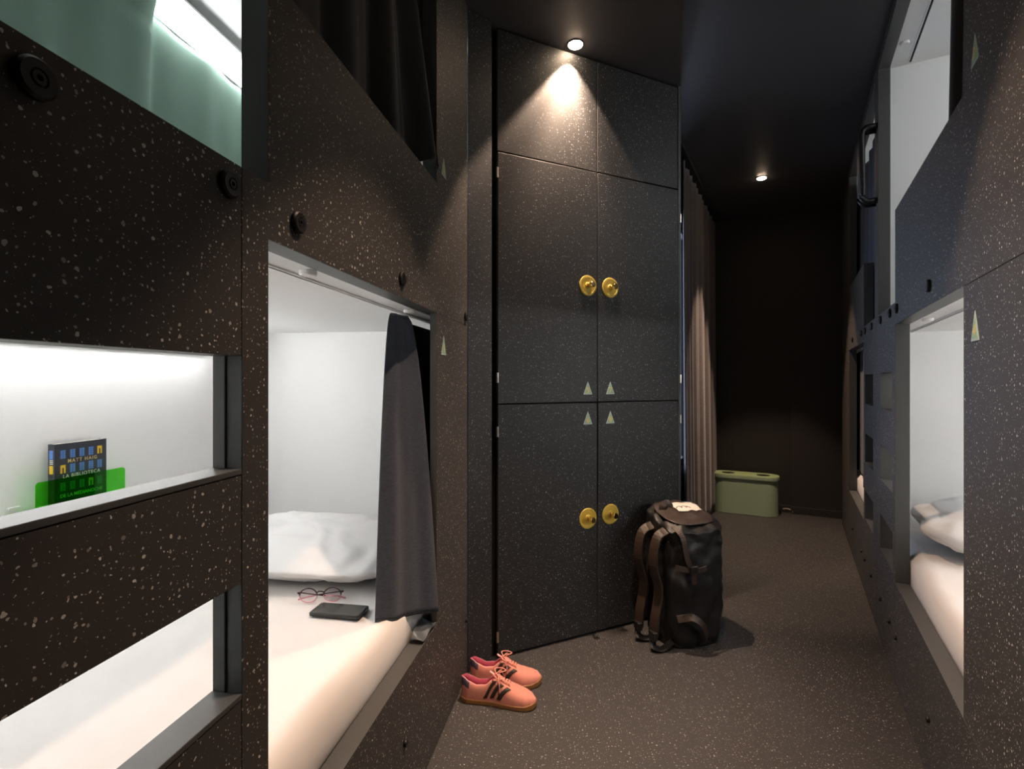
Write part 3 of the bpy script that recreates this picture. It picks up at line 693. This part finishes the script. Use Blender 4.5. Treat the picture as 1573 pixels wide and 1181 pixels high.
# ------------------------------------------------------------------ green bin
bc = on_back(.33, .19); bn = empty('recycling_bin', bc, bang); tag(bn, 'sage green oval recycling bin with two round openings, against the far wall', 'bin')
def stadium(L, Wd, n=14):
    r = Wd/2; h = L/2-r
    return [(h+r*math.cos(a), r*math.sin(a)) for a in [-PI/2+PI*k/n for k in range(n+1)]] + [(-h+r*math.cos(a), r*math.sin(a)) for a in [PI/2+PI*k/n for k in range(n+1)]]
extrude(stadium(.52, .205), 0, .31).build('body', 'bin', bn, smooth=False, bevel=.004)
extrude(stadium(.54, .225), .305, .333).build('rim', 'bin', bn, bevel=.003)
circ = lambda cx, r: [(cx+r*math.cos(2*PI*k/28), r*math.sin(2*PI*k/28)) for k in range(28)]
vs, fs = poly2d([stadium(.535, .22), circ(-.14, .055), circ(.14, .055)], .002)
MB().add([(x, y, z+.336) for x, y, z in vs], fs).build('lid', 'binlid', bn)
for cx in (-.14, .14): MB().lathe((cx, 0, .3332), (0,0,1), [(.0545, 0), (.0545, .0006)], 28).build('opening', 'shadeblack', bn)  # black disc just under the lid, shade of the bin's inside as colour
# cable on the floor beside it
p = on_back(.62, .03)
o = MB().tube([p+Vector((0,0,.03)), p+Vector((.03,-.02,.035)), p+Vector((.055,-.04,.028)), p+Vector((.06,-.05,.008))], .006, 8).build('cable_stub', 'cable', smooth=True); tag(o, 'short pale cable end at the foot of the far wall beside the bin', 'cable')

# ------------------------------------------------------------------ duffel bag standing on end
BG = Vector((.775, 2.365, 0)); bg = empty('duffel_bag', BG, lang-.15); tag(bg, 'black duffel bag standing on end against the lockers, white patch on top', 'bag')
def bagf(u, v):
    th = 2*PI*u; sg = lambda q, e: math.copysign(abs(q)**e, q)
    e = .62; cx = sg(math.cos(th), e); sy = sg(math.sin(th), e)
    h = .545
    if v < .08: r = .80+.2*math.sin(v/.08*PI/2); z = .05*(v/.08)**1.6
    elif v > .90: q = (v-.90)/.10; r = math.cos(q*PI/2)**.55 if q < 1 else 0; z = .05+(h-.05)*.955+.025*math.sin(q*PI/2)
    else: q = (v-.08)/.82; r = 1.0+.035*math.sin(q*PI)-.01*math.sin(q*9); z = .05+(h-.05)*.955*q
    r = max(r, .0)
    n = noise.noise(Vector((cx*2.2, sy*2.2, z*9)))*.013 + noise.noise(Vector((cx*5+3, sy*5, z*24)))*.005
    n += .010*math.sin(z*38+cx*3)*max(0, noise.noise(Vector((cx, sy, z*3+5))))
    lean = .018*(z/h); z += (sy*.132*r)*.26*max(0, (z-.42)/.12 if z < .54 else 1)
    return (cx*(.146*r+n*min(1, r))+lean*.4, sy*(.132*r+n*min(1, r)), z + noise.noise(Vector((cx*r*3, sy*r*3, 9)))*.018*(v > .8))
MB().grid(bagf, 120, 90, closeu=True).build('body', 'bag', bg, smooth=True)
# base pad
extrude([(p[0]*.97, p[1]*.97) for p in [( .138*math.copysign(abs(math.cos(t))**.6, math.cos(t)), .126*math.copysign(abs(math.sin(t))**.6, math.sin(t))) for t in [2*PI*k/40 for k in range(40)]]], .001, .03).build('base_pad', 'bag', bg, bevel=.008)
# top flap with patch
def top(u, v, dz, lx=.118, ly=.105):
    th = 2*PI*u; r = v; sg = lambda q, e: math.copysign(abs(q)**e, q)
    x = sg(math.cos(th), .6)*r*lx; y = sg(math.sin(th), .6)*r*ly
    return (x, y, .5475+y*.26+dz+.010*(1-r*r)+noise.noise(Vector((x*20, y*20, 3)))*.010)
MB().grid(lambda u, v: top(u, v, .006), 60, 16, closeu=True).build('top_panel', 'bagflap', bg, smooth=True, solid=.003)
def patch(u, v):
    a = -.030+u*.125; b = -.015+v*.088 - .010*math.sin(u*PI) ; b = b if v > .5 else b + .012*abs(math.sin(u*9))*(.5-v)
    return (a, b, .5475+b*.26+.0125+.010*(1-((a/.118)**2+(b/.105)**2))+noise.noise(Vector((a*20, b*20, 3)))*.010)
MB().grid(patch, 30, 14).build('white_patch', 'patch', bg, smooth=True, solid=.001)
mb = MB()
for q in range(3):
    mb.tube([Vector(patch(.15+.18*q+.12*math.cos(t)*.9, .25+.16*math.sin(t)))+Vector((0,0,.0012)) for t in [PI*.1+PI*.9*k/8 for k in range(9)]], .0012, 5)
mb.build('patch_print', 'bag', bg)
# straps: two shoulder straps on the left side, compression straps, grab handles, buckles
def arc(pts, n=24):
    out = []; m = len(pts)
    P = [Vector(p) for p in pts]; P = [P[0]*2-P[1]]+P+[P[-1]*2-P[-2]]
    for i in range(1, m):
        for k in range(n//(m-1)+1):
            t = k/(n//(m-1)+1); a, b, c, d = P[i-1], P[i], P[i+1], P[i+2]
            out.append(.5*((2*b)+(-a+c)*t+(2*a-5*b+4*c-d)*t*t+(-a+3*b-3*c+d)*t**3))
    out.append(P[-2]); return out
for yy, dx in ((-.065, 0), (.035, -.012)):
    c = arc([(-.13, yy, .50), (-.185+dx, yy-.01, .47), (-.205+dx, yy-.015, .36), (-.175+dx, yy-.01, .25), (-.20+dx, yy-.02, .13), (-.205+dx, yy-.02, .06)])
    MB().ribbon(c, .044, .012, (-1, -.35, .1)).build('shoulder_strap', 'strap', bg, smooth=False, bevel=.003)
    c = arc([(-.205+dx, yy-.02, .07), (-.215+dx, yy-.03, .03), (-.18, yy-.04, .012), (-.12, yy-.03, .03)])
    MB().ribbon(c, .028, .004, (-.5, -.3, 1)).build('strap_tail', 'bag', bg)
    MB().box((-.222+dx, yy-.045, .05), (-.200+dx, yy-.002, .085)).build('strap_buckle', 'black', bg, bevel=.004)
c = arc([(-.12, -.10, .53), (-.105, -.146, .49), (-.09, -.158, .40), (-.06, -.158, .34), (-.055, -.158, .29)])
MB().ribbon(c, .022, .004, (-.2, -1, .2)).build('compression_strap', 'strap', bg)
c = arc([(-.13, -.128, .36), (-.08, -.155, .352), (-.02, -.152, .345), (.015, -.146, .348)])
MB().ribbon(c, .022, .004, (0, -1, 0)).build('side_strap', 'bagflap', bg)
MB().box((-.08, -.166, .34), (-.04, -.15, .368)).build('side_buckle', 'black', bg, bevel=.003)
c = arc([(-.12, -.13, .14), (-.07, -.165, .155), (-.03, -.178, .125), (.0, -.165, .075), (.015, -.145, .045)])
MB().ribbon(c, .030, .006, (.2, -1, .5)).build('grab_handle', 'strap', bg, bevel=.002)
c = arc([(-.09, .03, .55), (-.085, .03, .585), (-.05, .04, .592), (-.03, .04, .557)])
MB().ribbon(c, .026, .005, (-.4, -.8, .4)).build('top_handle', 'bagflap', bg)
# ------------------------------------------------------------------ sneakers
def lerp_tab(tab, x):
    for (a, b), (c, d) in zip(tab, tab[1:]):
        if x <= c: t = (x-a)/(c-a); t = t*t*(3-2*t)*.5+t*.5; return b+(d-b)*t
    return tab[-1][1]
SLEN = .272
def shoe(loc, rot, flip, label):
    r = empty('sneaker', loc, rot); tag(r, label, 'sneaker', None)
    hwR = [(0, .004), (.03, .020), (.10, .0305), (.25, .032), (.42, .031), (.60, .041), (.74, .0455), (.86, .041), (.94, .030), (.985, .015), (1, .003)]
    asym = [(0, 0), (.3, .002), (.7, .004), (1, .006*-1)]
    topz = [(0, .082), (.05, .083), (.12, .073), (.22, .063), (.34, .066), (.42, .083), (.48, .086), (.60, .071), (.72, .056), (.84, .047), (.93, .041), (1, .028)]
    depth = [(0, 0), (.02, 0), (.05, .045), (.12, .055), (.30, .055), (.38, .045), (.43, .004), (.45, 0), (1, 0)]
    z0 = .015
    def up(u, v, o=0):      # v -1..1 across
        w_ = lerp_tab(hwR, u); H = lerp_tab(topz, u); D = lerp_tab(depth, u); x = u*SLEN
        a = abs(v); s_ = 1 if v >= 0 else -1
        cy = flip*lerp_tab(asym, u)
        ow = D/.055
        # outer wall a 1->.5, rim a=.5->.42, inside a<.42
        if a >= .45:
            t = (1-a)/.55                     # 0 bottom .. 1 rim
            lean = (1-.32*t**2.0) if ow > 0 else 1
            yo = w_*(math.cos(t*PI/2*.62)) ; zo = (H-z0)*math.sin(t*PI/2)**.9
            # closed part: dome
            yc = w_*math.cos(t*PI/2*.80)**.8; zc = (H-z0)*math.sin(t*PI/2*.93)**.85
            y_ = yo*ow+yc*(1-ow); zz = zo*ow+zc*(1-ow)
        else:
            t = a/.45
            yo = w_*math.cos(PI/2*.62)*t*.92 if True else 0; k = (1-t**3)
            zo = (H-z0) - D*min(1, (1-t)*4.0)
            yc = w_*math.cos(PI/2*.80)**.8*t; zc = (H-z0)*(.93+.07*(1-t*t)) if t < 1 else (H-z0)*math.sin(PI/2*.93)**.85
            zc = (H-z0)*(math.sin(PI/2*.93)**.85 + (1-math.sin(PI/2*.93)**.85)*(1-t*t))
            y_ = yo*ow+yc*(1-ow); zz = zo*ow+zc*(1-ow)
        return Vector((x, cy+s_*y_, z0+zz))
    nu, nv = 64, 45
    mb = MB(); mb.grid(lambda u, v: up(u**1.0, v*2-1), nu, nv)
    mats = []
    k = 0
    for i in range(nu-1):
        for j in range(nv-1):
            u = (i+.5)/(nu-1); v = abs((j+.5)/(nv-1)*2-1)
            if v < .455 and u < .425: m_ = 1
            elif .455 <= v < .52 and u < .42: m_ = 2
            elif u < .13 and v < .78: m_ = 3 if v >= .455 else 1
            else: m_ = 0
            mats.append(m_)
    mb.m = mats
    mb.build('upper', ['suede', 'shoelining', 'shoerim', 'heeltab'], r, smooth=True)
    # sole
    out = [(lerp_tab(hwR, u)+.0035) for u in [0.0+i/40 for i in range(41)]]
    lp = [(u/40*(SLEN+.006)-.003, flip*lerp_tab(asym, u/40)-out[u]) for u in range(41)] + [(u/40*(SLEN+.006)-.003, flip*lerp_tab(asym, u/40)+out[u]) for u in range(40, -1, -1)]
    n = len(lp); zt = [.0175-.003*math.sin(min(1, u/40)*PI) + (.006 if u > 34 else 0)*(u-34)/6 for u in list(range(41))+list(range(40, -1, -1))]
    zb = [(.004*((u-33)/7)**2 if u > 33 else 0)+.0005 for u in list(range(41))+list(range(40, -1, -1))]
    vs = [(x, y, b) for (x, y), b in zip(lp, zb)] + [(x, y, t) for (x, y), t in zip(lp, zt)]
    fs = [(i, (i+1) % n, n+(i+1) % n, n+i) for i in range(n)]
    for i in range(40): fs.append((i, i+1, n-2-i, n-1-i)); fs.append((n+i, n+i+1, 2*n-2-i, 2*n-1-i))
    MB().add(vs, fs).build('sole', 'gum', r, bevel=.002)
    # three stripes a side
    for sd in (-1, 1):
        for q in range(3):
            u0 = .325+.092*q; 
            def st(a, b, o=.0012):
                t = a; v = 1-.50*t*(1-.0*q)
                u = u0 + .16*t + (b-.5)*.052
                p = up(u, sd*v); e = up(u+.005, sd*v)-p; f = up(u, sd*(v-.01))-p; nn = e.cross(f).normalized()
                if nn.y*sd < 0: nn = -nn
                return p+nn*o
            mb = MB(); mb.grid(lambda a, b: st(a*.80+.12, b), 14, 5); mb.build('stripe', 'stripe', r, smooth=True, solid=.001)
    # eyestay, tongue, laces
    def tg(a, b):
        u = .385+.20*a; p = up(max(u, .44), (b-.5)*.36); zoff = .006*(1-a)+.002
        return Vector((u*SLEN, p.y, p.z+zoff+(.012*(1-a)**3)))
    MB().grid(tg, 14, 9).build('tongue', 'shoerim', r, smooth=True, solid=.003)
    mb = MB()
    for q in range(6):
        ua = .455+.036*q; ub = ua+.022
        for sg_ in (1, -1):
            pa = up(ua, -.40*sg_); pb = up(ub, .40*sg_); mid = (pa+pb)/2+Vector((0, 0, .007))
            mb.tube([pa+Vector((0,0,.001)), (pa+mid)/2+Vector((0,0,.004)), mid, (pb+mid)/2+Vector((0,0,.004)), pb+Vector((0,0,.001))], .0021, 6, flat=.7)
    kx = up(.47, 0)+Vector((0, 0, .012))
    for sg_ in (1, -1):
        mb.tube(arc([kx, kx+Vector((-.008, .018*sg_, .008)), kx+Vector((.012, .036*sg_, .002)), kx+Vector((.030, .026*sg_, .0)), kx+Vector((.010, .004*sg_, .002))]), .0021, 6, flat=.7)
        mb.tube(arc([kx, kx+Vector((.012, .022*sg_, .001)), kx+Vector((.018, .036*sg_, -.020)), kx+Vector((.020, .0415*sg_, -.045))]), .002, 6, flat=.7)
    mb.build('laces', 'lace', r, smooth=True)
    return r
shoe((-.183, 1.892, 0), -.17, 1, 'salmon pink sneaker with three dark stripes, the nearer of the pair')
shoe((-.160, 2.010, 0), -.12, -1, 'salmon pink sneaker behind its pair, closer to the lockers')
